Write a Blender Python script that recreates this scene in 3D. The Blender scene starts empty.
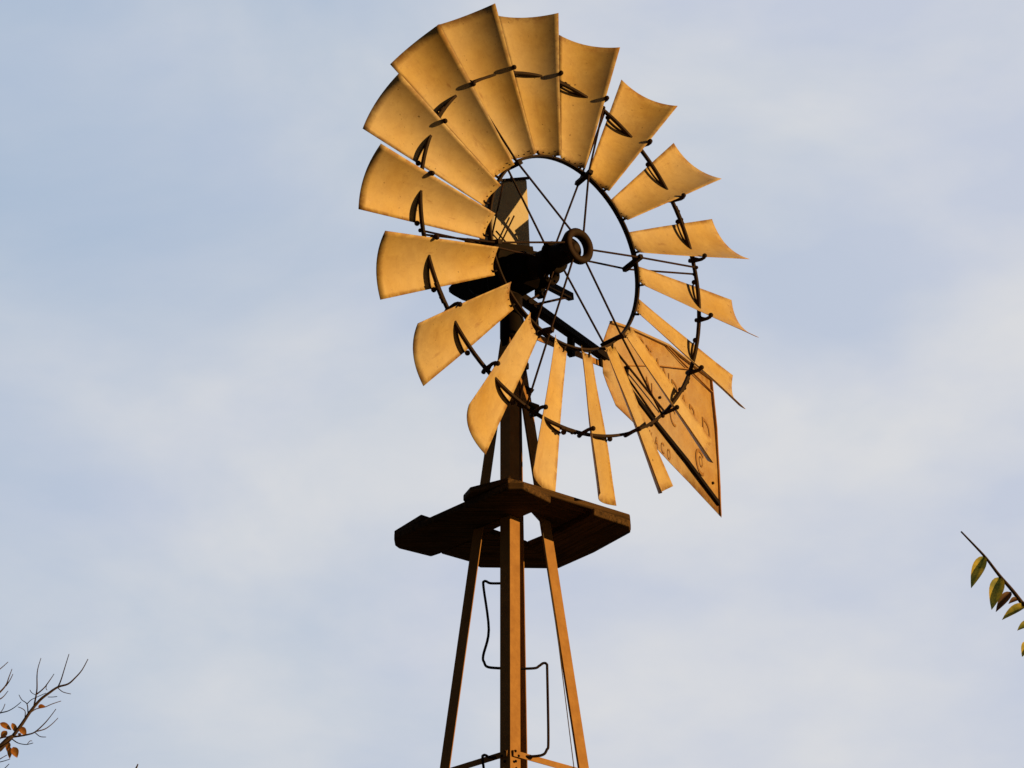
import bpy, bmesh, math, random
from mathutils import Vector, Matrix

random.seed(7)
R = math.radians
S = bpy.context.scene
COL = S.collection

# ------------------------------------------------------------------ camera
W_PX, H_PX, F_PX = 1024, 768, 3017.8
PITCH = R(23.97)
CAM_Z = 1.6
cam_d = bpy.data.cameras.new('camera')
cam_d.sensor_width = 36.0
cam_d.lens = 36.0 * F_PX / W_PX
cam_d.clip_start = 0.1
cam_d.clip_end = 6000
cam = bpy.data.objects.new('camera', cam_d)
cam.location = (0, 0, CAM_Z)
cam.rotation_euler = (R(90) + PITCH, 0, 0)
COL.objects.link(cam)
S.camera = cam

# ------------------------------------------------------------------ light
SUN_AZ = R(75)       # measured from behind the camera (-Y) towards the right (+X)
SUN_EL = R(12)
SUN_DIR = Vector((math.sin(SUN_AZ) * math.cos(SUN_EL), -math.cos(SUN_AZ) * math.cos(SUN_EL), math.sin(SUN_EL)))
sun_d = bpy.data.lights.new('sun', 'SUN')
sun_d.energy = 5.0
sun_d.angle = R(0.5)
sun_d.color = (1.0, 0.57, 0.17)
sun = bpy.data.objects.new('sun', sun_d)
sun.rotation_euler = (-SUN_DIR).to_track_quat('-Z', 'Y').to_euler()
sun.location = SUN_DIR * 60
COL.objects.link(sun)

S.view_settings.view_transform = 'Standard'
S.view_settings.look = 'None'
S.view_settings.exposure = 0.0
S.view_settings.gamma = 1.0

world = bpy.data.worlds.new('World')
S.world = world
world.use_nodes = True
nt = world.node_tree
nt.nodes.clear()
N = nt.nodes.new
L = nt.links.new
out = N('ShaderNodeOutputWorld')
bg = N('ShaderNodeBackground')
bg.inputs['Strength'].default_value = 0.12
sky = N('ShaderNodeTexSky')
sky.sky_type = 'NISHITA'
sky.sun_disc = False
sky.sun_elevation = SUN_EL
sky.sun_rotation = math.atan2(SUN_DIR.x, SUN_DIR.y)
sky.air_density = 1.0
sky.dust_density = 1.5
sky.ozone_density = 1.5
tc = N('ShaderNodeTexCoord')
mp = N('ShaderNodeMapping')
mp.inputs['Scale'].default_value = (1.0, 1.0, 1.9)
mp.inputs['Location'].default_value = (0.35, 0.2, 0.11)
L(tc.outputs['Generated'], mp.inputs['Vector'])
n1 = N('ShaderNodeTexNoise')
n1.inputs['Scale'].default_value = 5.5
n1.inputs['Detail'].default_value = 7.0
n1.inputs['Roughness'].default_value = 0.52
n1.inputs['Distortion'].default_value = 0.35
L(mp.outputs['Vector'], n1.inputs['Vector'])
ramp = N('ShaderNodeValToRGB')
ramp.color_ramp.elements[0].position = 0.38
ramp.color_ramp.elements[0].color = (0.36, 0.36, 0.36, 1)
ramp.color_ramp.elements[1].position = 0.66
ramp.color_ramp.elements[1].color = (1, 1, 1, 1)
L(n1.outputs['Fac'], ramp.inputs['Fac'])
# a wider bank of haze towards the right of the view
sep = N('ShaderNodeSeparateXYZ')
L(tc.outputs['Generated'], sep.inputs['Vector'])
bank = N('ShaderNodeMapRange')
bank.inputs['From Min'].default_value = -0.18
bank.inputs['From Max'].default_value = 0.20
bank.inputs['To Min'].default_value = -0.34
bank.inputs['To Max'].default_value = 0.62
L(sep.outputs['X'], bank.inputs['Value'])
add = N('ShaderNodeMath')
add.operation = 'ADD'
add.use_clamp = True
L(ramp.outputs['Color'], add.inputs[0])
low = N('ShaderNodeMapRange')
low.inputs['From Min'].default_value = 0.42
low.inputs['From Max'].default_value = 0.29
low.inputs['To Min'].default_value = 0.0
low.inputs['To Max'].default_value = 0.16
L(sep.outputs['Z'], low.inputs['Value'])
add2 = N('ShaderNodeMath')
L(bank.outputs['Result'], add2.inputs[0])
L(low.outputs['Result'], add2.inputs[1])
L(add2.outputs['Value'], add.inputs[1])
n2 = N('ShaderNodeTexNoise')
n2.inputs['Scale'].default_value = 9.0
n2.inputs['Detail'].default_value = 5.0
L(mp.outputs['Vector'], n2.inputs['Vector'])
ccol = N('ShaderNodeMix')
ccol.data_type = 'RGBA'
ccol.inputs['A'].default_value = (4.60, 5.00, 5.95, 1)
ccol.inputs['B'].default_value = (5.75, 5.85, 6.10, 1)
r2 = N('ShaderNodeMapRange')
r2.inputs['From Min'].default_value = 0.38
r2.inputs['From Max'].default_value = 0.64
L(n2.outputs['Fac'], r2.inputs['Value'])
L(r2.outputs['Result'], ccol.inputs['Factor'])
blue = N('ShaderNodeMix')
blue.data_type = 'RGBA'
blue.blend_type = 'MIX'
blue.inputs['Factor'].default_value = 0.85
blue.inputs['B'].default_value = (3.70, 4.62, 5.95, 1)
L(sky.outputs['Color'], blue.inputs['A'])
mixc = N('ShaderNodeMix')
mixc.data_type = 'RGBA'
L(add.outputs['Value'], mixc.inputs['Factor'])
L(blue.outputs['Result'], mixc.inputs['A'])
L(ccol.outputs['Result'], mixc.inputs['B'])
# sky dimmed away from the view axis, an added falloff to cut ambient light
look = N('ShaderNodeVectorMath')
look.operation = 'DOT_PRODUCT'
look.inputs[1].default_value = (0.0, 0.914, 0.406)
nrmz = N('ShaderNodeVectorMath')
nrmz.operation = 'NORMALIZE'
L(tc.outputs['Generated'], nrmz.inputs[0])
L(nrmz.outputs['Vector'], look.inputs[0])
view_fade = N('ShaderNodeMapRange')
view_fade.interpolation_type = 'SMOOTHSTEP'
view_fade.inputs['From Min'].default_value = 0.58
view_fade.inputs['From Max'].default_value = 0.93
view_fade.inputs['To Min'].default_value = 0.06
view_fade.inputs['To Max'].default_value = 1.0
L(look.outputs['Value'], view_fade.inputs['Value'])
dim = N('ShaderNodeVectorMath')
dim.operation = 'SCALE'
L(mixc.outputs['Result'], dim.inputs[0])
L(view_fade.outputs['Result'], dim.inputs['Scale'])
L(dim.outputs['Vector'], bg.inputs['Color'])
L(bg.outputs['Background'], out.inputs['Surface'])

# ------------------------------------------------------------------ survey helpers
def ray(px, py):
    """Direction in the world of a sighting taken on the photograph."""
    x = (px - W_PX / 2) / F_PX
    y = (H_PX / 2 - py) / F_PX
    c, s = math.cos(PITCH), math.sin(PITCH)
    return Vector((x, c - y * s, s + y * c))

EYE = Vector((0, 0, CAM_Z))

def at_y(px, py, y):
    d = ray(px, py)
    return EYE + d * (y / d.y)

def at_z(px, py, z):
    d = ray(px, py)
    return EYE + d * ((z - CAM_Z) / d.z)

def at_plane(px, py, p0, nrm):
    d = ray(px, py)
    return EYE + d * ((p0 - EYE).dot(nrm) / d.dot(nrm))

# ------------------------------------------------------------------ materials
def mat(name):
    m = bpy.data.materials.new(name)
    m.use_nodes = True
    t = m.node_tree
    b = t.nodes['Principled BSDF']
    return m, t, b

def noise(t, scale, detail=6.0, rough=0.6, vec=None, dist=0.0):
    n = t.nodes.new('ShaderNodeTexNoise')
    n.inputs['Scale'].default_value = scale
    n.inputs['Detail'].default_value = detail
    n.inputs['Roughness'].default_value = rough
    n.inputs['Distortion'].default_value = dist
    if vec is not None:
        t.links.new(vec, n.inputs['Vector'])
    return n.outputs['Fac']

def rng(t, val, a, b, c=0.0, d=1.0):
    m = t.nodes.new('ShaderNodeMapRange')
    m.inputs['From Min'].default_value = a
    m.inputs['From Max'].default_value = b
    m.inputs['To Min'].default_value = c
    m.inputs['To Max'].default_value = d
    t.links.new(val, m.inputs['Value'])
    return m.outputs['Result']

def mix(t, fac, a, b):
    m = t.nodes.new('ShaderNodeMix')
    m.data_type = 'RGBA'
    if isinstance(fac, float):
        m.inputs['Factor'].default_value = fac
    else:
        t.links.new(fac, m.inputs['Factor'])
    for s, v in (('A', a), ('B', b)):
        if isinstance(v, tuple):
            m.inputs[s].default_value = v + (1,)
        else:
            t.links.new(v, m.inputs[s])
    return m.outputs['Result']

def math_(t, op, a, b=None, clamp=True):
    m = t.nodes.new('ShaderNodeMath')
    m.operation = op
    m.use_clamp = clamp
    for i, v in enumerate((a, b)):
        if v is None:
            continue
        if isinstance(v, (int, float)):
            m.inputs[i].default_value = v
        else:
            t.links.new(v, m.inputs[i])
    return m.outputs[0]

def bump(t, b, h, strength, dist=0.005):
    n = t.nodes.new('ShaderNodeBump')
    n.inputs['Strength'].default_value = strength
    n.inputs['Distance'].default_value = dist
    t.links.new(h, n.inputs['Height'])
    t.links.new(n.outputs['Normal'], b.inputs['Normal'])

def local_vec(t, scale=(1, 1, 1), seed=True):
    c = t.nodes.new('ShaderNodeTexCoord')
    m = t.nodes.new('ShaderNodeMapping')
    m.inputs['Scale'].default_value = scale
    t.links.new(c.outputs['Object'], m.inputs['Vector'])
    if seed:
        o = t.nodes.new('ShaderNodeObjectInfo')
        k = t.nodes.new('ShaderNodeVectorMath')
        k.operation = 'SCALE'
        cmb = t.nodes.new('ShaderNodeCombineXYZ')
        for i in range(3):
            t.links.new(o.outputs['Random'], cmb.inputs[i])
        k.inputs['Scale'].default_value = 37.0
        t.links.new(cmb.outputs['Vector'], k.inputs[0])
        t.links.new(k.outputs['Vector'], m.inputs['Location'])
    return m.outputs['Vector']

def make_sheet(name, base, dark, rust, wear=True):
    """Weathered galvanised sheet with a tan film of rust dust."""
    m, t, b = mat(name)
    v = local_vec(t)
    vs = local_vec(t, (9, 1.2, 9))
    fine = noise(t, 90, 6, 0.7, v)
    mott = noise(t, 9, 7, 0.62, v)
    strk = noise(t, 3.2, 6, 0.65, vs)
    c = mix(t, rng(t, mott, 0.32, 0.68), dark, base)
    c = mix(t, rng(t, fine, 0.3, 0.75, 0.0, 0.45), c, dark)
    spk = noise(t, 38, 5, 0.75, v)
    c = mix(t, rng(t, spk, 0.54, 0.74, 0.0, 0.40), c, (0.30, 0.20, 0.10))
    c = mix(t, rng(t, strk, 0.56, 0.80, 0.0, 0.30), c, rust)
    run = noise(t, 2.0, 4, 0.6, local_vec(t, (14, 3.2, 14)))
    c = mix(t, rng(t, run, 0.66, 0.76, 0.0, 0.65), c, rust)
    if wear:
        # rust that eats in from the cut edges and the rivet line
        at = t.nodes.new('ShaderNodeAttribute')
        at.attribute_name = 'edge'
        ed = at.outputs['Fac']
        blot = noise(t, 17, 8, 0.7, v, 0.4)
        e1 = math_(t, 'MULTIPLY', ed, rng(t, blot, 0.44, 0.56))
        c = mix(t, e1, c, rust)
        scab = noise(t, 11, 9, 0.75, local_vec(t, (1.0, 1.7, 1.0)), 0.8)
        c = mix(t, rng(t, scab, 0.655, 0.69, 0.0, 0.8), c, (0.20, 0.075, 0.022))
        pit = noise(t, 55, 3, 0.5, v)
        c = mix(t, rng(t, pit, 0.70, 0.75, 0.0, 0.8), c, (0.09, 0.035, 0.012))
    oi = t.nodes.new('ShaderNodeObjectInfo')
    hs = t.nodes.new('ShaderNodeHueSaturation')
    t.links.new(c, hs.inputs['Color'])
    t.links.new(rng(t, oi.outputs['Random'], 0, 1, 0.83, 1.05), hs.inputs['Value'])
    t.links.new(rng(t, noise(t, 2.3, 2, 0.5, v), 0.35, 0.65, 0.72, 1.08), hs.inputs['Saturation'])
    t.links.new(hs.outputs['Color'], b.inputs['Base Color'])
    b.inputs['Metallic'].default_value = 0.0
    b.inputs['Specular IOR Level'].default_value = 0.5
    t.links.new(rng(t, mott, 0.3, 0.7, 0.52, 0.68), b.inputs['Roughness'])
    bump(t, b, mott, 0.12, 0.006)
    return m

M = {}
M['blade'] = make_sheet('weathered_sheet', (0.60, 0.455, 0.20), (0.49, 0.35, 0.145), (0.26, 0.105, 0.032))
M['vane'] = make_sheet('vane_sheet', (0.52, 0.355, 0.145), (0.42, 0.265, 0.095), (0.32, 0.145, 0.045))
M['hood'] = make_sheet('hood_sheet', (0.52, 0.47, 0.36), (0.45, 0.39, 0.29), (0.24, 0.10, 0.03))

def make_iron(name, base, dark, rough=0.75, spec=0.2):
    m, t, b = mat(name)
    v = local_vec(t)
    a = noise(t, 14, 8, 0.7, v)
    f = noise(t, 120, 4, 0.6, v)
    c = mix(t, rng(t, a, 0.35, 0.65), dark, base)
    c = mix(t, rng(t, f, 0.45, 0.8, 0.0, 0.5), c, dark)
    t.links.new(c, b.inputs['Base Color'])
    b.inputs['Roughness'].default_value = rough
    b.inputs['Specular IOR Level'].default_value = spec
    bump(t, b, f, 0.25, 0.003)
    return m

M['iron'] = make_iron('dark_rusty_iron', (0.034, 0.015, 0.009), (0.013, 0.007, 0.006))
M['cast'] = make_iron('oily_cast_iron', (0.014, 0.008, 0.006), (0.006, 0.005, 0.005), 0.8, 0.08)
M['rod'] = make_iron('spoke_rod_steel', (0.036, 0.013, 0.009), (0.013, 0.007, 0.006))
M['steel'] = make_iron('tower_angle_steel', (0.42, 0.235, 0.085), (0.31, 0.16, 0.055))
M['wire'] = make_iron('galvanised_wire', (0.16, 0.13, 0.10), (0.09, 0.07, 0.05))
M['paint'] = make_iron('faded_lettering', (0.33, 0.185, 0.066), (0.26, 0.135, 0.046), 0.8)

def make_wood():
    m, t, b = mat('old_plank_wood')
    v = local_vec(t, (1.5, 26, 26))
    v2 = local_vec(t)
    g = noise(t, 2.2, 8, 0.7, v, 0.6)
    s = noise(t, 7, 5, 0.6, v2)
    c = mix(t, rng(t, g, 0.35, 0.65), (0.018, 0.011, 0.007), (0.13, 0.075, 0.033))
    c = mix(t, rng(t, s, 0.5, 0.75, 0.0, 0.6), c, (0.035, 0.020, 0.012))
    t.links.new(c, b.inputs['Base Color'])
    b.inputs['Roughness'].default_value = 0.9
    b.inputs['Specular IOR Level'].default_value = 0.15
    bump(t, b, g, 0.6, 0.006)
    return m
M['wood'] = make_wood()

def make_bark(name, a, bcol):
    m, t, b = mat(name)
    v = local_vec(t, (1, 1, 0.25))
    g = noise(t, 40, 7, 0.7, v, 0.4)
    c = mix(t, rng(t, g, 0.35, 0.65), a, bcol)
    t.links.new(c, b.inputs['Base Color'])
    b.inputs['Roughness'].default_value = 0.9
    bump(t, b, g, 0.5, 0.01)
    return m
M['bark'] = make_bark('twig_bark', (0.035, 0.022, 0.020), (0.075, 0.045, 0.036))

def make_leaf(name, a, bcol, edge):
    m, t, b = mat(name)
    v = local_vec(t)
    g = noise(t, 22, 5, 0.6, v)
    g2 = noise(t, 60, 3, 0.6, v)
    c = mix(t, rng(t, g, 0.40, 0.60), a, bcol)
    c = mix(t, rng(t, g2, 0.58, 0.70, 0.0, 0.8), c, edge)
    t.links.new(c, b.inputs['Base Color'])
    b.inputs['Roughness'].default_value = 0.55
    tr = t.nodes.new('ShaderNodeBsdfTranslucent')
    t.links.new(c, tr.inputs['Color'])
    mx = t.nodes.new('ShaderNodeMixShader')
    mx.inputs['Fac'].default_value = 0.35
    o = t.nodes['Material Output']
    t.links.new(b.outputs['BSDF'], mx.inputs[1])
    t.links.new(tr.outputs['BSDF'], mx.inputs[2])
    t.links.new(mx.outputs['Shader'], o.inputs['Surface'])
    return m
M['leaf_orange'] = make_leaf('autumn_leaf', (0.42, 0.15, 0.025), (0.55, 0.24, 0.04), (0.16, 0.05, 0.015))
M['leaf_green'] = make_leaf('yellowing_leaf', (0.24, 0.29, 0.05), (0.72, 0.60, 0.08), (0.17, 0.17, 0.04))
M['leaf_brown'] = make_leaf('withered_leaf', (0.10, 0.045, 0.02), (0.16, 0.07, 0.03), (0.05, 0.025, 0.012))

def make_ground():
    m, t, b = mat('dry_pasture')
    v = local_vec(t, seed=False)
    a = noise(t, 0.05, 8, 0.65, v)
    f = noise(t, 3.0, 8, 0.7, v)
    c = mix(t, rng(t, a, 0.4, 0.6), (0.036, 0.036, 0.014), (0.055, 0.042, 0.022))
    c = mix(t, rng(t, f, 0.4, 0.7, 0.0, 0.6), c, (0.026, 0.025, 0.010))
    t.links.new(c, b.inputs['Base Color'])
    b.inputs['Roughness'].default_value = 0.95
    bump(t, b, f, 0.8, 0.05)
    return m
M['ground'] = make_ground()

# ------------------------------------------------------------------ mesh helpers
class MB:
    def __init__(self):
        self.bm = bmesh.new()

    def face(self, pts):
        return self.bm.faces.new([self.bm.verts.new(p) for p in pts])

    def prism(self, pts, off):
        """closed slab: polygon pts (3D, planar) pushed along the vector off"""
        a = [self.bm.verts.new(p) for p in pts]
        c = [self.bm.verts.new(Vector(p) + off) for p in pts]
        k = len(pts)
        self.bm.faces.new(a)
        self.bm.faces.new(c[::-1])
        for i in range(k):
            self.bm.faces.new((a[i], c[i], c[(i + 1) % k], a[(i + 1) % k]))
        return self

    def bar(self, p, q, w, h, up=Vector((0, 0, 1))):
        p, q = Vector(p), Vector(q)
        d = (q - p).normalized()
        s = d.cross(up)
        if s.length < 1e-4:
            s = d.cross(Vector((1, 0, 0)))
        s.normalize()
        u = s.cross(d).normalized()
        pts = [p + s * (w / 2 * a) + u * (h / 2 * b) for a, b in ((-1, -1), (1, -1), (1, 1), (-1, 1))]
        return self.prism(pts, q - p)

    def tube(self, path, r, seg=8, cap=True):
        path = [Vector(p) for p in path]
        n = len(path)
        rr = r if isinstance(r, (list, tuple)) else [r] * n
        rings = []
        ref = None
        for i, p in enumerate(path):
            d = (path[min(i + 1, n - 1)] - path[max(i - 1, 0)]).normalized()
            if ref is None:
                ref = d.orthogonal().normalized()
            s = (ref - d * ref.dot(d))
            s = s.normalized() if s.length > 1e-6 else d.orthogonal().normalized()
            ref = s
            u = d.cross(s)
            rings.append([self.bm.verts.new(p + (s * math.cos(2 * math.pi * k / seg) + u * math.sin(2 * math.pi * k / seg)) * rr[i]) for k in range(seg)])
        for a, c in zip(rings, rings[1:]):
            for k in range(seg):
                f = self.bm.faces.new((a[k], a[(k + 1) % seg], c[(k + 1) % seg], c[k]))
                f.smooth = True
        if cap:
            self.bm.faces.new(rings[0][::-1])
            self.bm.faces.new(rings[-1])
        return self

    def lathe(self, prof, mtx, seg=32, closed=False):
        """prof: list of (radius, z); turned about z of mtx"""
        rings = []
        for r, z in prof:
            rings.append([self.bm.verts.new(mtx @ Vector((r * math.cos(2 * math.pi * k / seg), r * math.sin(2 * math.pi * k / seg), z))) for k in range(seg)])
        pairs = list(zip(rings, rings[1:]))
        if closed:
            pairs.append((rings[-1], rings[0]))
        for a, c in pairs:
            for k in range(seg):
                f = self.bm.faces.new((a[k], a[(k + 1) % seg], c[(k + 1) % seg], c[k]))
                f.smooth = True
        if not closed:
            if prof[0][0] > 1e-6:
                self.bm.faces.new(rings[0][::-1])
            if prof[-1][0] > 1e-6:
                self.bm.faces.new(rings[-1])
        return self

    def ball(self, c, r):
        c = Vector(c)
        mtx = Matrix.Translation(c)
        prof = [(max(r * math.sin(math.pi * i / 6), 1e-4), -r * math.cos(math.pi * i / 6)) for i in range(7)]
        return self.lathe(prof, mtx, 10)

    def build(self, name, material, parent=None, origin=None, bevel=0.0):
        bmesh.ops.recalc_face_normals(self.bm, faces=self.bm.faces)
        me = bpy.data.meshes.new(name)
        if origin is not None:
            bmesh.ops.translate(self.bm, verts=self.bm.verts, vec=-Vector(origin))
        self.bm.to_mesh(me)
        self.bm.free()
        me.materials.append(material)
        o = bpy.data.objects.new(name, me)
        COL.objects.link(o)
        if parent is not None:
            o.parent = parent
        if origin is not None:
            o.location = Vector(origin) - world_loc(parent)
        if bevel:
            md = o.modifiers.new('bevel', 'BEVEL')
            md.width = bevel
            md.segments = 2
        return o

def world_loc(o):
    v = Vector((0, 0, 0))
    while o is not None:
        v += o.location
        o = o.parent
    return v

def at_world(o):
    """mesh was made in world coordinates: bring it under its parent unmoved"""
    return o

def tag(o, label=None, cat=None, group=None, kind=None):
    for k, v in (('label', label), ('category', cat), ('group', group), ('kind', kind)):
        if v:
            o[k] = v
    return o

def empty(name, loc):
    o = bpy.data.objects.new(name, None)
    o.location = loc
    o.empty_display_size = 0.3
    COL.objects.link(o)
    return o

# ------------------------------------------------------------------ the ground
g = MB()
GX = [-3000, -300, -60, -20, 0, 20, 60, 300, 3000]
GV = [[g.bm.verts.new((x, y, 0)) for x in GX] for y in GX]
for i in range(8):
    for j in range(8):
        g.bm.faces.new((GV[i][j], GV[i][j + 1], GV[i + 1][j + 1], GV[i + 1][j]))
tag(g.build('ground', M['ground']), kind='structure')

# ------------------------------------------------------------------ the windmill
TX, TY = 0.0, 13.14                      # tower axis
MILL = empty('windmill', (TX, TY, 0))
tag(MILL, 'old farm windmill with rust stained sheet blades, lettered tail vane and plank platform', 'windmill')
O0 = Vector((TX, TY, 0))

# --- tower legs
def spread(z):
    return 0.2275 + 0.134 * (6.36 - z)

def lean(z):
    return 0.005 + 0.007 * (6.36 - z)

LEG_DIRS = {'near': Vector((0, -1, 0)), 'left': Vector((-1, 0, 0)), 'right': Vector((1, 0, 0)), 'far': Vector((0.06, 1, 0))}
LEG_TOP = 7.70

def leg_pt(k, z):
    extra = -0.010 if k == 'near' else 0.0
    return Vector((TX + lean(z) * (0.2 if k == 'near' else 1.0) + extra, TY, z)) + LEG_DIRS[k] * spread(z)

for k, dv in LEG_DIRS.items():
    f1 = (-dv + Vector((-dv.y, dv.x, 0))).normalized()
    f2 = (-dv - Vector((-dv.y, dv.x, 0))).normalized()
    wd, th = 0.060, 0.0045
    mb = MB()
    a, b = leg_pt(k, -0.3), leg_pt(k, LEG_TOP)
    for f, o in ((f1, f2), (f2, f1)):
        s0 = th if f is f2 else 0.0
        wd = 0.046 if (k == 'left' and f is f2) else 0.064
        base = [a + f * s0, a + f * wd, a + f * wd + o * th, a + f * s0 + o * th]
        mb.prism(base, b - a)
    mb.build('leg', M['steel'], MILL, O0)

# --- horizontal girts, cross braces, bolts
ORDER = ['near', 'right', 'far', 'left']
LEVELS = [5.512, 4.30, 2.92, 1.43]
for li, z in enumerate(LEVELS):
    for i in range(4):
        k1, k2 = ORDER[i], ORDER[(i + 1) % 4]
        p, q = leg_pt(k1, z), leg_pt(k2, z)
        d = (q - p).normalized()
        nrm = Vector((d.y, -d.x, 0))
        mb = MB()
        p2, q2 = p + d * 0.012 - nrm * -0.006, q - d * 0.012 + nrm * 0.006
        dz = Vector((0, 0, 1))
        mb.prism([p2 - dz * .0125, q2 - dz * .0125, q2 + dz * .0125, p2 + dz * .0125], nrm * 0.004)
        mb.prism([p2 + dz * .0125, q2 + dz * .0125, q2 + dz * .0125 - nrm * .028, p2 + dz * .0125 - nrm * .028], dz * 0.004)
        mb.build('girt', M['steel'], MILL, O0)
        z2 = LEVELS[li + 1] if li < 3 else 0.15
        for ka, kb in ((k1, k2), (k2, k1)):
            a = leg_pt(ka, z - 0.03) + nrm * (0.012 if ka == k1 else 0.022)
            b = leg_pt(kb, z2 + 0.03) + nrm * (0.012 if ka == k1 else 0.022)
            e = (b - a).normalized()
            MB().tube([a + e * .04, b - e * .04], 0.0055, 6).build('brace', M['rod'], MILL, O0)
    for k in ORDER:
        c = leg_pt(k, z)
        dv = LEG_DIRS[k]
        sd = Vector((-dv.y, dv.x, 0))
        for sg in (-1, 1):
            nn = (dv + sd * sg).normalized()
            al = (-dv + sd * sg).normalized()
            mb = MB()
            for off, zz in ((0.022, 0.012), (0.042, -0.006), (0.024, -0.034)):
                m4 = Matrix.Translation(c + al * off + nn * 0.008 + Vector((0, 0, zz))) @ nn.to_track_quat('Z', 'Y').to_matrix().to_4x4()
                mb.lathe([(0.0065, 0), (0.0065, 0.005), (0.003, 0.009)], m4, 6)
            mb.build('bolt', M['iron'], MILL, O0)

# --- climbing steps: bent rods on the near leg, left and right in turn
def smooth_path(p, n=4):
    p = [Vector(q) for q in p]
    outp = []
    for i in range(len(p) - 1):
        p0, p1, p2, p3 = p[max(i - 1, 0)], p[i], p[i + 1], p[min(i + 2, len(p) - 1)]
        for k in range(n):
            t = k / n
            outp.append(0.5 * ((2 * p1) + (p2 - p0) * t + (2 * p0 - 5 * p1 + 4 * p2 - p3) * t * t + (3 * p1 - p0 - 3 * p2 + p3) * t ** 3))
    outp.append(p[-1])
    return outp

def step_hoop(side, ztop, height):
    x0 = -0.045 if side < 0 else 0.05
    prof = [(0.0, 0.0), (0.055, 0.000), (0.073, 0.010), (0.082, 0.008), (0.084, -0.02), (0.062 if side < 0 else 0.086, -0.55 * height),
            (0.084, -0.85 * height), (0.080, -0.93 * height), (0.064, -0.985 * height), (0.0, -height)]
    if side > 0:
        prof = [(0.0, 0.0), (0.065, 0.003), (0.082, 0.014), (0.098, 0.028), (0.110, 0.022), (0.112, -0.02), (0.114, -0.8 * height),
                (0.108, -0.92 * height), (0.085, -0.985 * height), (0.0, -height)]
    pts = []
    for dx, dz in prof:
        z = ztop + dz
        p = leg_pt('near', z)
        pts.append(Vector((p.x + x0 * 0.6 + side * dx * (1.12 if side < 0 else 1.22), p.y + 0.056, z)))
    MB().tube(smooth_path(pts, 5), 0.0062, 8).build('step', M['rod'], MILL, O0)

zt = 6.37
side = -1
while zt > 1.0:
    hgt = 0.428
    step_hoop(side, zt, hgt)
    zt -= hgt + 0.002
    side = -side

# --- furl wire beside the right leg
MB().tube([at_y(541, 520, 13.05), at_y(559, 647, 13.05), at_y(574, 768, 13.05), Vector((0.72, 13.0, 0.9))], 0.0022, 6).build('furl_wire', M['wire'], MILL, O0)
MB().bar(Vector((0.70, 12.95, 0.55)), Vector((0.75, 13.05, 1.0)), 0.03, 0.012).build('furl_lever', M['iron'], MILL, O0)

# --- platform of planks round the tower
PZ = 6.70
def plank(pix, z0, z1, label=None):
    pts = [at_z(x, y, z0) for x, y in pix]
    mb = MB()
    mb.prism(pts, Vector((0, 0, z1 - z0)))
    c = sum(pts, Vector()) / len(pts)
    # the plank's own long axis becomes local x so that the grain runs along it
    e = max(((pts[i] - pts[i - 1]) for i in range(len(pts))), key=lambda q: q.length)
    ang = math.atan2(e.y, e.x)
    bmesh.ops.translate(mb.bm, verts=mb.bm.verts, vec=-c)
    bmesh.ops.rotate(mb.bm, verts=mb.bm.verts, cent=(0, 0, 0), matrix=Matrix.Rotation(-ang, 3, 'Z'))
    o = mb.build('plank', M['wood'], PLAT, bevel=0.006)
    o.location = c - PLAT_AT
    o.rotation_euler = (0, 0, ang)
    return o

# the plank ring: a square of boards set cornerwise, its hole left for the tower
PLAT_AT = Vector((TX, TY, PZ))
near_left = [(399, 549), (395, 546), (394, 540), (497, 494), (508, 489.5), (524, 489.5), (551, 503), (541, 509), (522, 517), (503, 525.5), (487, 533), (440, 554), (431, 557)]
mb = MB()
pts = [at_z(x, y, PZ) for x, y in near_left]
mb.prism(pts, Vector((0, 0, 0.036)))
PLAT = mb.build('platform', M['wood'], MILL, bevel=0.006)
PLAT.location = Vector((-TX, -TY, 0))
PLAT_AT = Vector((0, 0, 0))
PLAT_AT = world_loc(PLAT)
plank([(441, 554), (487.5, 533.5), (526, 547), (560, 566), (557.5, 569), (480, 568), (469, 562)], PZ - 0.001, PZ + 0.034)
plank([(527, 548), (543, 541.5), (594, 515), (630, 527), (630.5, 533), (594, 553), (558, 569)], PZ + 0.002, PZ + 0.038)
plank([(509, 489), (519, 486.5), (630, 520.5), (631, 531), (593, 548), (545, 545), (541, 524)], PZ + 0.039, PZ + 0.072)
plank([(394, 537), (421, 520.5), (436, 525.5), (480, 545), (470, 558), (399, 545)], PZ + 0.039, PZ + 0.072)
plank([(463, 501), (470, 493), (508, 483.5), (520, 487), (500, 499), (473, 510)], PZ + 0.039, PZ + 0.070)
# bearers that carry the planks on the legs
for ka, kb in (('near', 'left'),):
    a, b = leg_pt(ka, PZ + 0.02), leg_pt(kb, PZ + 0.02)
    d = (b - a).normalized()
    MB().bar(a + d * 0.02, b - d * 0.02, 0.006, 0.05).build('bearer', M['wood'], MILL, O0)

# --- mast pipe and top plates
MB().lathe([(0.040, 6.74), (0.040, 7.62), (0.052, 7.63), (0.052, 7.74), (0.036, 7.75), (0.036, 7.86)], Matrix.Translation((TX, TY, 0)), 24).build('mast', M['cast'], MILL, O0)
for z in (7.52,):
    mb = MB()
    s = spread(z) + 0.012
    pts = [Vector((TX + lean(z) + dx * s, TY + dy * s, z)) for dx, dy in ((0, -1), (1, 0), (0, 1), (-1, 0))]
    mb.prism(pts, Vector((0, 0, 0.03)))
    mb.build('top_plate', M['cast'], MILL, O0)

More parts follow.
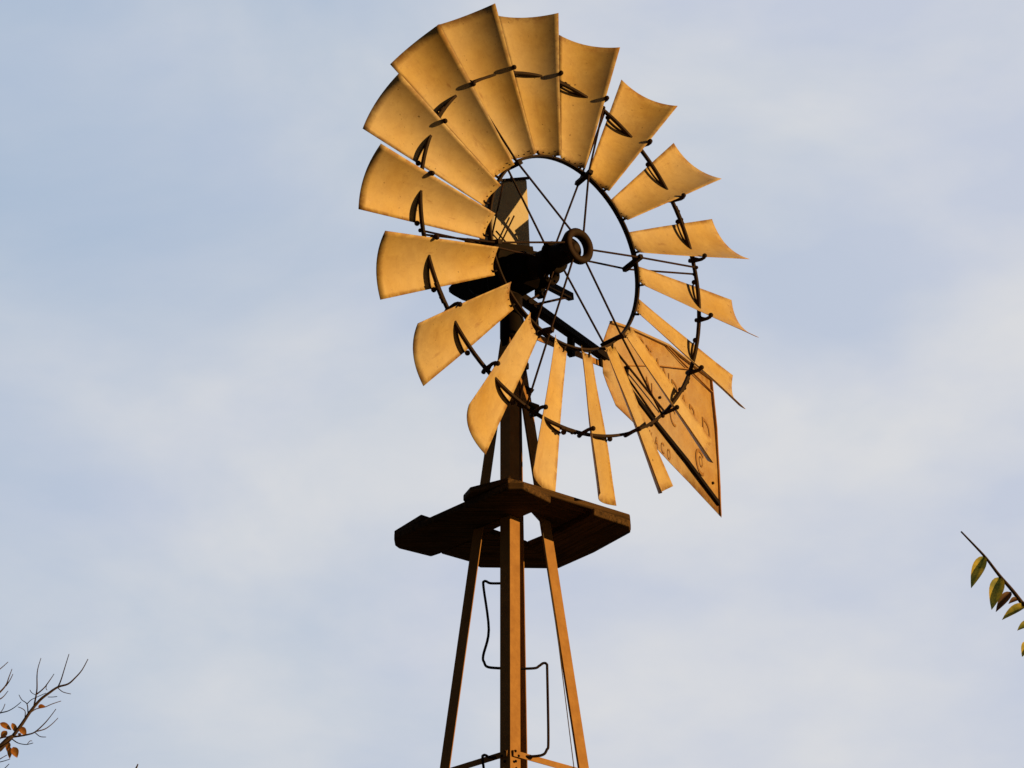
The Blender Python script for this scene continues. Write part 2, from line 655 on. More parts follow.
# gusset plates where the right leg meets the stub tower
for z, w, h in ((7.30, 0.05, 0.09), (7.40, 0.04, 0.05)):
    c = leg_pt('right', z)
    mb = MB()
    mb.prism([c + Vector((-0.03, -0.012, -h / 2)), c + Vector((w - 0.03, -0.012, -h / 2 + 0.015)), c + Vector((w - 0.02, -0.012, h / 2 - 0.02)), c + Vector((-0.02, -0.012, h / 2))], Vector((0, -0.008, 0)))
    mb.build('gusset', M['cast'], MILL, O0)

# ------------------------------------------------------------------ the wheel
HUB = Vector((0.2521, 12.8698, 8.0071))
AX = Vector((0.67685, -0.73612, 0.0))           # towards the wind
HH = Vector((0.73612, 0.67685, 0.0))            # rightwards in the wheel's plane
ZZ = Vector((0, 0, 1))
BASIS = Matrix.Translation(HUB) @ Matrix(((HH.x, ZZ.x, AX.x, 0), (HH.y, ZZ.y, AX.y, 0), (HH.z, ZZ.z, AX.z, 0), (0, 0, 0, 1)))
LOCAL = Matrix.Translation(-O0) @ BASIS          # wheel frame as seen from the windmill's empty
TH0 = -71.79

def wheel_obj(mb, name, material, theta=0.0, parent=None, tilt=0.0):
    o = mb.build(name, material, parent or MILL)
    if parent is None:
        o.matrix_basis = LOCAL @ Matrix.Rotation(R(-theta), 4, 'Z')
    return o

RO, RI = 1.2283, 0.495
def blade_pt(u, s, lift=0.0):
    """u -1..1 across from trailing to leading edge, s 0..1 from root to tip"""
    hw = 0.0605 + (0.1345 - 0.0605) * s
    tc = -0.0209 * (1 - s)
    zc = 0.0137 + (0.0171 - 0.0137) * s
    zh = 0.0258 + (0.0785 - 0.0258) * s
    r = (0.5044 if u < 0 else 0.4854) * (1 - s) + RO * s
    r = (0.5044 * (1 - u) / 2 + 0.4854 * (1 + u) / 2) * (1 - s) + RO * s
    sag = (0.016 + (0.041 - 0.016) * s) * (1 - u * u) - lift
    ln = math.hypot(hw, zh)
    nt, nz = -zh / ln, hw / ln               # normal of the chord, windward
    return Vector((tc + hw * u - nt * sag, r, zc + zh * u - nz * sag))

def add_blade_mesh(rnd):
    NU, NS = 14, 18
    bm = bmesh.new()
    lay = None
    j1, j2, ph = rnd.uniform(-1, 1), rnd.uniform(-1, 1), rnd.uniform(0, 6)
    grid = []
    for i in range(NS + 1):
        row = []
        for j in range(NU + 1):
            u, s = -1 + 2 * j / NU, i / NS
            wob = 0.0022 * math.sin(5 * s + ph) * u + 0.0016 * j1 * math.sin(9 * s + 2 * u + ph) + 0.004 * j2 * u * s
            row.append(bm.verts.new(blade_pt(u, s, wob)))
        grid.append(row)
    for i in range(NS):
        for j in range(NU):
            f = bm.faces.new((grid[i][j], grid[i][j + 1], grid[i + 1][j + 1], grid[i + 1][j]))
            f.smooth = True
    me = bpy.data.meshes.new('blade')
    bm.verts.index_update()
    idx = {}
    for i in range(NS + 1):
        for j in range(NU + 1):
            du = min(j, NU - j) / NU
            ds = min(i * 0.6, (NS - i) * 1.0) / NS
            e = max(0.0, 1 - du / 0.06) * 0.75
            e = max(e, max(0.0, 1 - ds / 0.05) * 0.7, 0.12)
            idx[grid[i][j].index] = e
    bm.to_mesh(me)
    bm.free()
    at = me.attributes.new('edge', 'FLOAT', 'POINT')
    for i, e in idx.items():
        at.data[i].value = e
    me.materials.append(M['blade'])
    return me

def strap_mesh():
    """curved flat rib on the windward face, from the rim to the trailing edge, ending in a bolt knob"""
    mb = MB()
    sr = (0.913 - RI) / (RO - RI)
    path = [blade_pt(u, sr, 0.003) for u in [0.06 - 1.06 * i / 10 for i in range(11)]]
    for p, q in zip(path, path[1:]):
        pass
    half = 0.0032
    hgt = 0.005
    rows = []
    for i, p in enumerate(path):
        d = (path[min(i + 1, 10)] - path[max(i - 1, 0)]).normalized()
        nn = Vector((0, 1, 0)).cross(d)
        if nn.z < 0:
            nn = -nn
        rows.append([mb.bm.verts.new(p + Vector((0, sy * half, 0)) + nn * h) for sy, h in ((-1, -0.002), (1, -0.002), (1, hgt), (-1, hgt))])
    for a, b in zip(rows, rows[1:]):
        for k in range(4):
            mb.bm.faces.new((a[k], a[(k + 1) % 4], b[(k + 1) % 4], b[k]))
    mb.bm.faces.new(rows[0][::-1])
    mb.bm.faces.new(rows[-1])
    e = blade_pt(-1, sr, 0.012)
    mb.ball(e + Vector((-0.004, -0.004, 0.006)), 0.013)
    return mb

def hook_mesh():
    """bracket behind the blade: from the rim forward to a knob on the leading edge"""
    mb = MB()
    sr = (0.913 - RI) / (RO - RI)
    e = blade_pt(0.98, sr, 0)
    a = Vector((e.x - 0.004, 0.913, -0.004))
    mb.tube([a + Vector((-0.004, 0, -0.02)), a + Vector((0.006, 0, 0.0)), e + Vector((0.012, 0, -0.012)), e + Vector((0.010, 0, 0.004)), e + Vector((0.0, 0, 0.012))], [0.011, 0.010, 0.0085, 0.009, 0.009], 8)
    mb.ball(e + Vector((0.002, 0, 0.012)), 0.0125)
    # gusset that spreads from rim to bracket
    g0 = a + Vector((0.003, 0, 0))
    mb.prism([a + Vector((-0.055, -0.004, 0.0)), a + Vector((0.004, -0.004, -0.004)), e + Vector((0.006, -0.004, -0.018)), a + Vector((-0.01, -0.004, 0.018))], Vector((0, 0.007, 0)))
    return mb

def rivet_mesh():
    mb = MB()
    for (u, s) in ((-0.55, 0.020),):
        p = blade_pt(u, s, 0.003)
        mb.ball(Vector((0, 0, 0)), 0.0027)
    return mb

def root_clip_mesh():
    mb = MB()
    p = blade_pt(0.0, 0.0, 0)
    q = blade_pt(0.75, 0.01, -0.006)
    r = blade_pt(-0.75, 0.01, -0.006)
    mb.bar(Vector((r.x, RI - 0.004, -0.006)), Vector((q.x, RI - 0.004, -0.006)), 0.012, 0.006, Vector((0, 1, 0)))
    mb.tube([Vector((q.x, RI - 0.008, 0)), q + Vector((0, 0.006, 0.004))], 0.006, 6)
    mb.tube([Vector((r.x, RI - 0.008, 0)), r + Vector((0, 0.006, 0.0))], 0.006, 6)
    return mb

rnd = random.Random(4)
protos = None
# old blades sit a little askew
NUDGE = {0: -0.6, 1: -0.6, 2: -0.4, 4: -0.6, 13: -1.0, 14: -0.6, 15: -0.3}
for k in range(18):
    th = TH0 + 20 * k
    me = add_blade_mesh(rnd)
    bl = bpy.data.objects.new('blade', me)
    COL.objects.link(bl)
    bl.parent = MILL
    bl.matrix_basis = LOCAL @ Matrix.Rotation(R(-th - NUDGE.get(k, 0.0) + rnd.uniform(-0.1, 0.1)), 4, 'Z')
    sd = bl.modifiers.new('thickness', 'SOLIDIFY')
    sd.thickness = 0.0022
    sd.offset = 0
    if protos is None:
        protos = [strap_mesh().build('blade_strap', M['iron']), hook_mesh().build('blade_hook', M['iron']),
                  rivet_mesh().build('rivet', M['iron']), root_clip_mesh().build('root_clip', M['iron'])]
        for (u, sv) in ((-0.2, 0.018), (0.25, 0.018), (0.65, 0.03)):
            c = protos[2].copy()
            COL.objects.link(c)
            c.location = blade_pt(u, sv, 0.002)
            protos.append(c)
        protos[2].location = blade_pt(-0.62, 0.02, 0.002)
        for p in protos:
            p.parent = bl
    else:
        for p in protos:
            c = p.copy()
            COL.objects.link(c)
            c.parent = bl

def rim(radius, name, wr, wz, zc):
    mb = MB()
    mb.lathe([(radius - wr / 2, zc - wz / 2), (radius + wr / 2, zc - wz / 2), (radius + wr / 2, zc + wz / 2), (radius - wr / 2, zc + wz / 2)], Matrix(), 120, True)
    for f in mb.bm.faces:
        f.smooth = False
    return wheel_obj(mb, name, M['iron'])
rim(0.487, 'inner_rim', 0.009, 0.026, -0.001)
rim(0.913, 'outer_rim', 0.012, 0.017, 0.001)

# --- hub: open front flange, barrel, rear flange
mb = MB()
mb.lathe([(0.050, 0.080), (0.056, 0.108), (0.080, 0.112), (0.088, 0.102), (0.088, 0.076), (0.078, 0.068), (0.056, 0.068)], Matrix(), 40, True)
mb.lathe([(0.060, -0.30), (0.060, -0.17), (0.058, -0.06), (0.056, -0.01), (0.054, 0.056), (0.048, 0.062), (0.030, 0.064), (0.026, 0.078), (0.014, 0.084)], Matrix(), 28)
for a in (120, 160, 200, 240):
    c, s = math.cos(R(a)), math.sin(R(a))
    mb.bar(Vector((c * 0.03, s * 0.03, -0.01)), Vector((c * 0.080, s * 0.080, 0.082)), 0.018, 0.022, Vector((-s, c, 0)))
hub = wheel_obj(mb, 'hub', M['iron'])
mb = MB()
mb.lathe([(0.050, -0.055), (0.070, -0.06), (0.080, -0.064), (0.080, -0.082), (0.070, -0.088), (0.050, -0.094)], Matrix(), 40, True)
wheel_obj(mb, 'rear_flange', M['cast'])

# --- spokes: six pairs, each from the front and rear flange to the outer rim, with a spreader on the inner rim
for i in range(6):
    th = TH0 + 20 * (1.5 + 3 * i) - 0.8
    front = Vector((0.010, 0.085, 0.092))
    rear = Vector((-0.014, 0.074, -0.072))
    # the rods meet the inner rim on either side of it and run on to the outer rim
    for p, zi, zo, tt in ((front, 0.034, 0.010, -0.014), (rear, -0.062, -0.012, 0.014)):
        mb = MB()
        mb.tube([p + Vector((0, -0.03, 0)), p, Vector((tt, 0.487, zi)), Vector((tt, 0.905, zo))], 0.0052, 8)
        mb.ball(Vector((tt, 0.918, zo)), 0.010)
        wheel_obj(mb, 'spoke', M['rod'], th)
    mb = MB()
    mb.bar(Vector((-0.014, 0.480, 0.052)), Vector((0.014, 0.480, -0.078)), 0.022, 0.022, Vector((0, 1, 0)))
    mb.ball(Vector((-0.014, 0.487, 0.036)), 0.011)
    mb.ball(Vector((0.014, 0.487, -0.062)), 0.011)
    wheel_obj(mb, 'spreader', M['iron'], th)

# rim joints: overlapped ends bolted together once per section
for i in range(6):
    th = TH0 + 20 * (3.55 + 3 * i)
    mb = MB()
    for t in (-0.022, 0.022):
        mb.ball(Vector((t, 0.922, 0.002)), 0.010)
    mb.bar(Vector((-0.05, 0.9205, 0.001)), Vector((0.05, 0.9205, 0.001)), 0.016, 0.006, Vector((0, 1, 0)))
    wheel_obj(mb, 'rim_joint', M['iron'], th)

# ------------------------------------------------------------------ gearbox, hood, furl arm (in the wheel frame)
mb = MB()
# casting: side outline in (up, along-axis), pushed across
prof = [(0.060, -0.20), (0.075, -0.30), (0.070, -0.46), (0.030, -0.60), (-0.01, -0.60), (-0.05, -0.56), (-0.085, -0.46), (-0.085, -0.33), (-0.08, -0.26), (-0.05, -0.21)]
mb.prism([Vector((-0.085, a, b)) for a, b in prof], Vector((0.15, 0, 0)))
mb.lathe([(0.055, -0.235), (0.06, -0.19), (0.05, -0.185)], Matrix(), 24)
gear = wheel_obj(mb, 'gearbox', M['cast'])
md = gear.modifiers.new('bevel', 'BEVEL')
md.width = 0.012
md.segments = 3
mb = MB()
mb.lathe([(0.024, -0.018), (0.030, 0.016), (0.058, 0.018), (0.062, 0.010), (0.062, -0.012), (0.054, -0.018)], Matrix.Translation((0.0, -0.070, -0.115)), 28, True)
mb.bar(Vector((0.0, -0.05, -0.13)), Vector((0.0, -0.145, -0.17)), 0.022, 0.026, Vector((0, 0, 1)))
for q in range(6):
    mb.ball(Vector((0.046 * math.cos(q * 1.05), -0.07 + 0.046 * math.sin(q * 1.05), -0.095)), 0.006)
wheel_obj(mb, 'gear_ring', M['cast'])
GP = HUB - AX * 0.36
case_pix = [(498, 249), (522, 248), (544, 252), (551, 262), (550, 275), (541, 281), (528, 287), (520, 294), (519, 312), (506, 312), (501, 298), (499, 275)]
mb = MB()
mb.prism([at_plane(x, y, GP + AX * 0.03, AX) for x, y in case_pix], -AX * 0.09)
mb.build('gear_case', M['cast'], MILL, O0, bevel=0.008)
# turntable under the casting, on the mast
MB().lathe([(0.052, 7.66), (0.058, 7.68), (0.058, 7.78), (0.05, 7.80), (0.05, 7.90)], Matrix.Translation((TX, TY, 0)), 28).build('turntable', M['cast'], MILL, O0)

# hood: folded sheet over the gear case
HP = HUB - AX * 0.42
hood_pix = [(493, 250), (491.5, 222), (494, 198), (503, 180.5), (527.5, 178.5), (529.5, 215), (531, 250)]
pts = [at_plane(x, y, HP, AX) for x, y in hood_pix]
mb = MB()
mb.prism(pts, -AX * 0.10)
hood = mb.build('hood', M['hood'], MILL, O0, bevel=0.012)
hood.data.attributes.new('edge', 'FLOAT', 'POINT')
mb = MB()
a, b = at_plane(500, 180.5, HP + AX * .004, AX), at_plane(529, 178, HP + AX * .004, AX)
mb.bar(a, b, 0.012, 0.012)
mb.tube([at_plane(511, 182, HP, AX), at_plane(511, 177, HP, AX)], 0.005, 6)
mb.build('hood_rim', M['iron'], hood, O0 * 0 + world_loc(hood))

# struts that hold the hood, crossing in front of it
for (x0, y0, x1, y1) in ((503, 184, 491, 240), (514, 216, 501, 243), (496, 231, 511, 248)):
    MB().tube([at_plane(x0, y0, HP + AX * .02, AX), at_plane(x1, y1, HP + AX * .02, AX)], 0.0045, 6).build('hood_strut', M['rod'], MILL, O0)
MB().bar(at_plane(466, 241.5, HP + AX * .05, AX), at_plane(532, 250, HP + AX * .05, AX), 0.02, 0.03).build('base_bar', M['cast'], MILL, O0)

# furl arm behind the casting, with a rounded pierced end
AP = Vector((TX, TY, 0))
dn = Vector((-0.60, 0.80, 0)).normalized()
an = dn.cross(Vector((0, 0, 1)))
if an.y > 0:
    an = -an
mb = MB()
for arm_pix in ([(513, 262), (470, 277), (452, 284), (448.5, 288), (469, 290), (473, 287), (479, 291), (513, 280)],
                [(448.5, 288), (449, 292), (453, 295), (462, 300), (480, 299), (513, 296), (513, 280), (479, 291), (469, 290)]):
    mb.prism([at_plane(x, y, AP, an) for x, y in arm_pix], -an * 0.03)
arm = mb.build('furl_arm', M['cast'], MILL, O0)

# ------------------------------------------------------------------ tail: boom and vane, swung round beside the wheel
TA = R(27.5)
TD = Vector((math.sin(TA), math.cos(TA), 0))       # away from the tower along the tail
TN = Vector((math.cos(TA), -math.sin(TA), 0))      # the side of the vane that faces the sun and the viewer
TP = Vector((TX, TY, 0))
def on_tail(px, py, lift=0.0):
    return at_plane(px, py, TP + TN * lift, TN)

def tail_bar(name, pix, w, h, material, lift=0.0):
    mb = MB()
    p = [on_tail(x, y, lift) for x, y in pix]
    for a, b in zip(p, p[1:]):
        mb.bar(a, b, w, h)
    return mb.build(name, material, MILL, O0)

tail_bar('tail_boom', [(514, 291), (606, 357)], 0.030, 0.034, M['cast'], 0.010)
tail_bar('boom_flange', [(512, 294.5), (607, 360.5)], 0.05, 0.006, M['iron'], -0.008)
tail_bar('boom_lower_chord', [(527, 333), (604, 365)], 0.006, 0.032, M['steel'], -0.02)
tail_bar('boom_post', [(571, 331), (571, 356)], 0.03, 0.03, M['cast'], 0.0)
tail_bar('boom_post', [(599.5, 351), (600.5, 366)], 0.012, 0.014, M['cast'], 0.0)
tail_bar('boom_post', [(533, 304), (536, 338)], 0.03, 0.03, M['cast'], -0.01)
# short hinge bracket above the boom, with its two stay rods
tail_bar('hinge_bracket', [(540, 281), (571, 297)], 0.03, 0.036, M['cast'], 0.05)
for x0, y0, x1, y1, l0, l1 in ((528, 301, 546, 291, .03, .05), (533, 305, 571, 296.5, .03, .05), (614, 349, 664, 411, .03, .03)):
    MB().tube([on_tail(x0, y0, l0), on_tail(x1, y1, l1)], 0.0062, 8).build('stay_rod', M['rod'], MILL, O0)
tail_bar('hinge_post', [(540, 280), (540, 297)], 0.04, 0.04, M['cast'], 0.04)

vane_pix = [(602, 345), (610.5, 321), (630, 327.5), (668, 344.5), (692, 363), (711.5, 378.5), (716.5, 428), (721, 517.5), (690, 483), (655, 447.5), (635, 425.5), (615, 406), (606.5, 385), (602.5, 373)]
vp = [on_tail(x, y) for x, y in vane_pix]
bm = bmesh.new()
VTH = 0.0024
vf = [bm.verts.new(p + TN * VTH / 2) for p in vp]
f = bm.faces.new(vf)
bmesh.ops.triangulate(bm, faces=[f])
bmesh.ops.subdivide_edges(bm, edges=bm.edges[:], cuts=5, use_grid_fill=True)
for v in bm.verts:
    q = v.co - TP
    u = q.dot(TD)
    v.co += TN * (0.004 * math.sin(u * 5.0 + 1) + 0.003 * math.sin(q.z * 9))
bmesh.ops.translate(bm, verts=bm.verts, vec=-O0)
bmesh.ops.recalc_face_normals(bm, faces=bm.faces)
# local frame of the vane: x along the tail, y up
VM = Matrix(((TD.x, 0, TN.x, 0), (TD.y, 0, TN.y, 0), (0, 1, 0, 0), (0, 0, 0, 1)))
bmesh.ops.transform(bm, matrix=VM.inverted(), verts=bm.verts)
me = bpy.data.meshes.new('tail_vane')
bm.to_mesh(me)
bm.free()
for p in me.polygons:
    p.use_smooth = True
me.materials.append(M['vane'])
at = me.attributes.new('edge', 'FLOAT', 'POINT')
poly = [(VM.inverted() @ (p - O0)) for p in vp]
for i, v in enumerate(me.vertices):
    best = 9
    for a, b in zip(poly, poly[1:] + poly[:1]):
        ab = (b - a).to_2d()
        t = max(0, min(1, (v.co - a).to_2d().dot(ab) / ab.length_squared))
        best = min(best, ((v.co - a).to_2d() - ab * t).length)
    at.data[i].value = max(0.25, 1 - best / 0.05)
vane = bpy.data.objects.new('tail_vane', me)
COL.objects.link(vane)
vane.parent = MILL
vane.matrix_basis = VM
sd = vane.modifiers.new('thickness', 'SOLIDIFY')
sd.thickness = VTH
sd.offset = 0

def to_vane(p):
    return VM.inverted() @ (p - O0)

def vane_part(mb, name, material):
    """mb in world coordinates; becomes a sub-part of the vane"""
    bmesh.ops.transform(mb.bm, matrix=VM.inverted() @ Matrix.Translation(-O0), verts=mb.bm.verts)
    return mb.build(name, material, vane)

def vane_bar(name, pix, w, h, material, lift):
    mb = MB()
    p = [on_tail(x, y, lift) for x, y in pix]
    for a, b in zip(p, p[1:]):
        mb.bar(a, b, w, h)
    return vane_part(mb, name, material)

# folded hem, seams and the diagonal stay
vane_bar('vane_hem', [(611, 322), (630, 328.2), (668, 345.2), (692, 363.8), (711, 379)], 0.016, 0.012, M['vane'], 0.010)
vane_bar('vane_hem', [(711.2, 379), (716.2, 428), (720.4, 515.5)], 0.012, 0.010, M['steel'], 0.010)
vane_bar('vane_seam', [(627, 365.5), (660, 366.0), (692, 369.5)], 0.010, 0.005, M['steel'], 0.010)
vane_bar('vane_seam', [(666, 345), (682, 362), (713, 393)], 0.010, 0.005, M['steel'], 0.010)
vane_bar('vane_stay', [(626.5, 367), (626, 380), (631, 391), (652, 418), (687, 461), (719, 504)], 0.016, 0.024, M['cast'], 0.013)
for x, y in ((606, 347), (607, 357), (660, 397.5), (675, 394), (713, 483)):
    mb = MB()
    mb.ball(on_tail(x, y, 0.010), 0.0085)
    vane_part(mb, 'vane_bolt', M['iron'])

# faded lettering: each letter a thin painted slab standing on the vane
def letter(mb, ch, px, py, hgt, wid, tilt):
    cu = bpy.data.curves.new('glyph', 'FONT')
    cu.body = ch
    cu.align_x = 'CENTER'
    cu.align_y = 'CENTER'
    cu.extrude = 0.0
    ob = bpy.data.objects.new('glyph', cu)
    COL.objects.link(ob)
    dg = bpy.context.evaluated_depsgraph_get()
    gm = bpy.data.meshes.new_from_object(ob.evaluated_get(dg))
    xs = [v.co.x for v in gm.vertices]
    ys = [v.co.y for v in gm.vertices]
    cx, cy = (min(xs) + max(xs)) / 2, (min(ys) + max(ys)) / 2
    sx, sy = wid / (max(xs) - min(xs)), hgt / (max(ys) - min(ys))
    c = to_vane(on_tail(px, py, 0.010))
    tmp = bmesh.new()
    tmp.from_mesh(gm)
    for v in tmp.verts:
        x, y = (v.co.x - cx) * sx, (v.co.y - cy) * sy
        px_, py_ = c.x + x, c.y + y + x * tilt
        wave = 0.004 * math.sin(px_ * 5.0 + 1) + 0.003 * math.sin(py_ * 9)
        v.co = Vector((px_, py_, VTH / 2 + wave + 0.0050))
    tmp.to_mesh(gm)
    tmp.free()
    mb.bm.from_mesh(gm)
    bpy.data.objects.remove(ob)
    bpy.data.curves.remove(cu)
    bpy.data.meshes.remove(gm)

def lettering(row):
    for args in row:
        mb = MB()
        letter(mb, *args)
        mb.build('letter', M['paint'], vane)

lettering([('S', 642, 346, .095, .080, -.12), ('T', 650, 355.5, .095, .070, -.12), ('A', 659, 366.5, .10, .085, -.14), ('N', 668, 378, .10, .080, -.16),
           ('D', 677, 391, .105, .080, -.18), ('A', 686, 403.5, .105, .085, -.18), ('R', 695, 416.5, .11, .085, -.2), ('D', 707.5, 431, .125, .095, -.2)])
lettering([('N', 650, 387, .085, .075, -.2), ('C', 674, 416, .10, .075, -.2), ('C', 700.5, 461, .145, .10, -.2), ('O', 701.8, 461.5, .062, .045, -.2)])
lettering([('W', 650, 434.5, .055, .056, -.2), ('A', 657, 441.5, .058, .045, -.2), ('C', 663.5, 447.5, .058, .042, -.2), ('O', 670, 454, .058, .042, -.2)])

# ------------------------------------------------------------------ trees whose twigs reach into the view
def leaf_mesh(mb, base, along, up, length, width, curl=0.25, fold=0.3):
    along = along.normalized()
    sd = along.cross(up).normalized()
    nn = sd.cross(along).normalized()
    K = 8
    rows = []
    for i in range(K + 1):
        s = i / K
        w = width * 0.5 * (math.sin(math.pi * min(1, s ** 0.8)) ** 0.85) if 0 < s < 1 else 0.0006
        c = base + along * (length * s) - nn * (curl * length * s * s)
        rows.append([mb.bm.verts.new(c + sd * (w * t) + nn * (abs(t) * w * fold)) for t in (-1, -0.5, 0, 0.5, 1)])
    for a, b in zip(rows, rows[1:]):
        for k in range(4):
            f = mb.bm.faces.new((a[k], a[k + 1], b[k + 1], b[k]))
            f.smooth = True

def twig(mb, path, r0, r1):
    p = smooth_path(path)
    k = len(p) - 1
    mb.tube(p, [r0 + (r1 - r0) * i / k for i in range(k + 1)], 6)

def grow(mb, p, d, length, r, depth, rr, tips):
    pts = [p]
    q, dd = p.copy(), d.normalized()
    n = 5
    for i in range(n):
        dd = (dd + Vector((rr.uniform(-.2, .2), rr.uniform(-.2, .2), rr.uniform(-.08, .2)))).normalized()
        q = q + dd * (length / n)
        pts.append(q.copy())
    twig(mb, pts, r, r * 0.5 if depth else 0.002)
    if depth == 0:
        tips.append((q.copy(), dd.copy()))
        return
    for i in (2, 3, 4, 5):
        side = dd.orthogonal().normalized()
        side.rotate(Matrix.Rotation(rr.uniform(0, 6.28), 3, dd))
        grow(mb, pts[i], dd + side * rr.uniform(0.6, 1.1), length * rr.uniform(0.5, 0.7), r * 0.45, depth - 1, rr, tips)

# --- left: a nearly bare tree
YL = 16.5
def lt(px, py, dy=0.0):
    return at_y(px, py, YL + dy)

TL = empty('bare_tree', (-4.6, 17.0, 0))
tag(TL, 'nearly bare autumn tree at lower left with dark twigs and a few orange leaves', 'tree')
OL = Vector((-4.6, 17.0, 0))
fork = Vector((-4.45, 17.0, 3.3))
mb = MB()
twig(mb, [OL, OL + Vector((0.06, 0, 1.2)), OL + Vector((0.02, .05, 2.4)), fork], 0.15, 0.09)
mb.build('trunk', M['bark'], TL, OL)
mb = MB()
twig(mb, [fork, Vector((-4.0, 16.8, 4.2)), lt(-60, 815), lt(0, 748), lt(13, 736)], 0.05, 0.0115)
twig(mb, [lt(13, 736), lt(22, 724), lt(30, 712), lt(40, 700), lt(49, 693), lt(58, 687), lt(68, 684), lt(75, 678), lt(82, 670), lt(88, 659)], 0.0115, 0.0025)
TW = [
    ([(58, 687), (61, 680), (65, 667), (69, 654)], .006),
    ([(58, 688), (63, 692), (71, 694)], .004),
    ([(34, 706), (36, 696), (37, 688), (37, 676), (38, 668), (41, 658)], .008),
    ([(37, 694), (44, 688), (50, 680), (54, 674)], .006),
    ([(36, 695), (32, 693), (30, 690)], .003),
    ([(47, 690), (46, 688), (47, 684)], .003),
    ([(48, 697), (53, 697), (57, 696.5)], .003),
    ([(28, 713), (27, 704), (22, 700), (19, 695)], .005),
    ([(27, 704), (31, 700), (37, 697), (46, 693)], .004),
    ([(25, 717), (25, 711), (21, 708), (18, 707)], .004),
    ([(30, 713), (36, 709), (45, 707), (52, 704), (61, 701)], .005),
    ([(12, 737), (20, 736), (28, 734.5), (35, 732), (44, 724), (50, 717), (56, 709)], .008),
    ([(36, 731.5), (45, 729), (52, 724), (58, 718)], .005),
    ([(35, 732.5), (40, 736.5), (46, 737)], .004),
    ([(0, 738), (6, 737), (12, 736)], .007),
    ([(12, 739), (18, 743), (26, 744.5), (33, 743)], .005),
    ([(27, 744.5), (30, 741), (32, 741)], .003),
    ([(-10, 700), (0, 692), (6, 685), (9, 677), (12, 669)], .009),
    ([(6, 686), (10, 680), (13, 674)], .005),
    ([(-8, 702), (0, 699), (4, 696), (8, 691)], .006),
    ([(-6, 672), (0, 669), (8, 662)], .005),
    ([(-8, 716), (0, 713), (8, 711), (15, 707), (21, 702)], .006),
    ([(0, 713), (3, 709), (5, 704)], .004),
    ([(-6, 763), (0, 759), (7, 755)], .005),
    ([(-5, 763), (4, 761), (10, 759)], .004),
    ([(0, 772), (5, 768), (9, 764)], .005),
]
rr = random.Random(3)
for pts, r in TW:
    dy = rr.uniform(-0.25, 0.25)
    k = len(pts) - 1
    twig(mb, [lt(x, y, dy * i / k) for i, (x, y) in enumerate(pts)], r * 0.72, 0.0020)
# limbs that stay outside the picture
twig(mb, [fork, Vector((-4.2, 16.9, 4.4)), lt(-70, 745), lt(-10, 700)], 0.04, 0.010)
twig(mb, [Vector((-4.2, 16.9, 4.4)), lt(-60, 720), lt(-6, 672)], 0.02, 0.006)
twig(mb, [Vector((-4.2, 16.9, 4.4)), lt(-50, 740), lt(-8, 716)], 0.02, 0.007)
twig(mb, [lt(-40, 792), lt(-20, 775), lt(-6, 763)], 0.02, 0.006)
twig(mb, [lt(-40, 792), lt(-10, 785), lt(0, 772)], 0.02, 0.006)
twig(mb, [lt(-40, 792), lt(60, 800), lt(128, 778), lt(135, 770), lt(138, 764)], 0.016, 0.003)
twig(mb, [lt(-10, 760), lt(-4, 742), lt(0, 738)], 0.012, 0.007)
tips = []
for d in ((-0.8, 0.2, 1.0), (-0.6, -0.5, 1.2), (-0.5, 0.8, 1.0)):
    grow(mb, fork, Vector(d), 1.5, 0.05, 2, rr, tips)
mb.build('branch', M['bark'], TL, OL)
def leaf(parent, orig, material, base, tip, width, up=Vector((0, -1, 0.3)), curl=0.12, fold=0.3):
    mb = MB()
    leaf_mesh(mb, base, tip - base, up, (tip - base).length * 1.03, width, curl, fold)
    return mb.build('leaf', material, parent, orig)
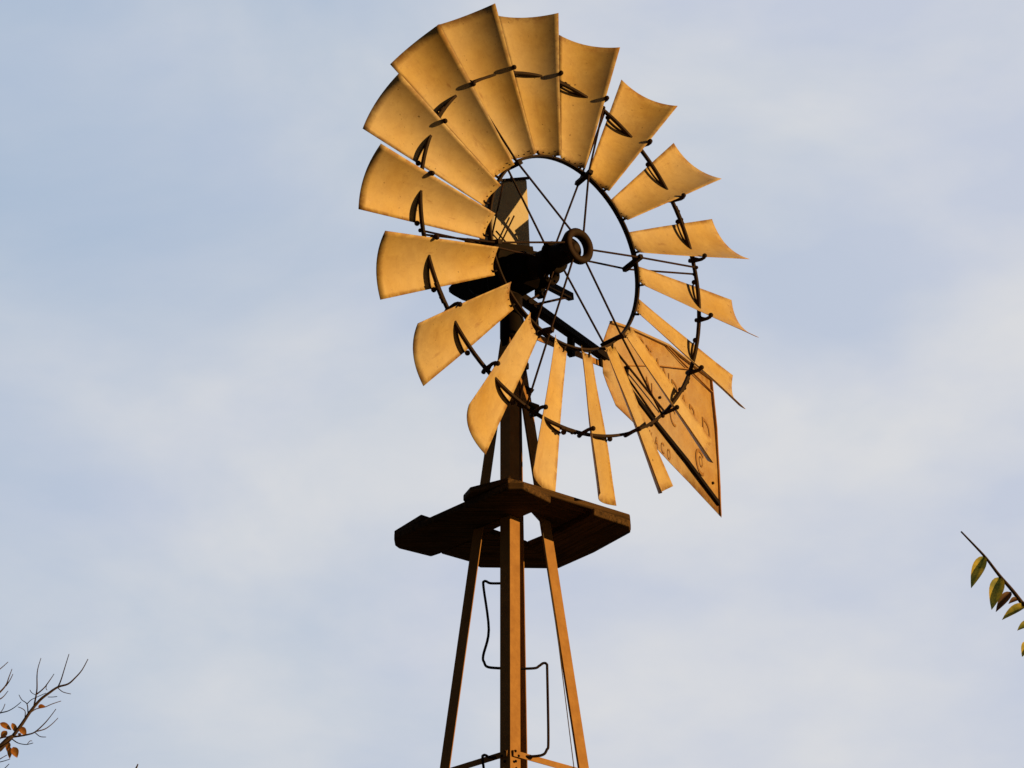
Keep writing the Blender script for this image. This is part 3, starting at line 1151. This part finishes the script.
for a, b, w in (((0, 723), (11, 729), .036), ((12, 723), (17, 733), .03), ((20, 727), (26, 735), .04), ((7, 731), (1, 738), .04), ((9, 742), (7, 751), .03),
                ((10, 747), (9.5, 758), .028), ((13, 747), (17, 757), .045), ((38, 707), (45, 706), .03), ((20, 733), (19, 736), .02)):
    leaf(TL, OL, M['leaf_orange'], lt(*a), lt(*b), w)

# --- right: a leafy shoot
YR = 10.0
def rt(px, py, dy=0.0):
    return at_y(px, py, YR + dy)
OR_ = Vector((3.1, 10.3, 0))
TR = empty('leafy_tree', OR_)
tag(TR, 'tree at right edge reaching in one thin shoot with yellowing green leaves', 'tree')
forkr = Vector((2.95, 10.25, 2.6))
mb = MB()
twig(mb, [OR_, OR_ + Vector((-0.05, 0.02, 1.0)), OR_ + Vector((-0.04, -0.03, 1.9)), forkr], 0.11, 0.065)
mb.build('trunk', M['bark'], TR, OR_)
mb = MB()
twig(mb, [forkr, Vector((2.6, 10.15, 3.3)), rt(1100, 690), rt(1040, 620), rt(1022, 603)], 0.035, 0.008)
twig(mb, [rt(1022, 603), rt(1012, 590), rt(999, 575), rt(986, 558), rt(974, 545), rt(961, 531.5)], 0.0075, 0.0028)
rr = random.Random(11)
tips = []
for d in ((0.8, 0.2, 1.0), (0.5, -0.6, 1.1), (0.4, 0.8, 1.2)):
    grow(mb, forkr, Vector(d), 1.1, 0.035, 2, rr, tips)
mb.build('branch', M['bark'], TR, OR_)
for a, b, w, m in (((984.5, 556), (972, 582), .046, 'leaf_green'), ((1000, 577), (992.5, 604), .052, 'leaf_green'), ((1011, 592), (997, 607), .034, 'leaf_brown'),
                   ((1018, 599), (1010, 601), .022, 'leaf_brown'), ((1026, 605), (1004, 614.5), .036, 'leaf_green'), ((1031, 623), (1019, 627), .03, 'leaf_green'),
                   ((1030, 643), (1023, 653), .04, 'leaf_green')):
    leaf(TR, OR_, M[m], rt(*a), rt(*b, -0.03), w, Vector((0.0, -0.9, 0.40)), 0.24, 0.6)
for p, d in tips:
    for k in range(2):
        t = p + Vector((rr.uniform(-.05, .05), rr.uniform(-.05, .05), rr.uniform(-.12, -.06)))
        if t.x > 2.1:
            leaf(TR, OR_, M['leaf_green'], p, t, 0.04)
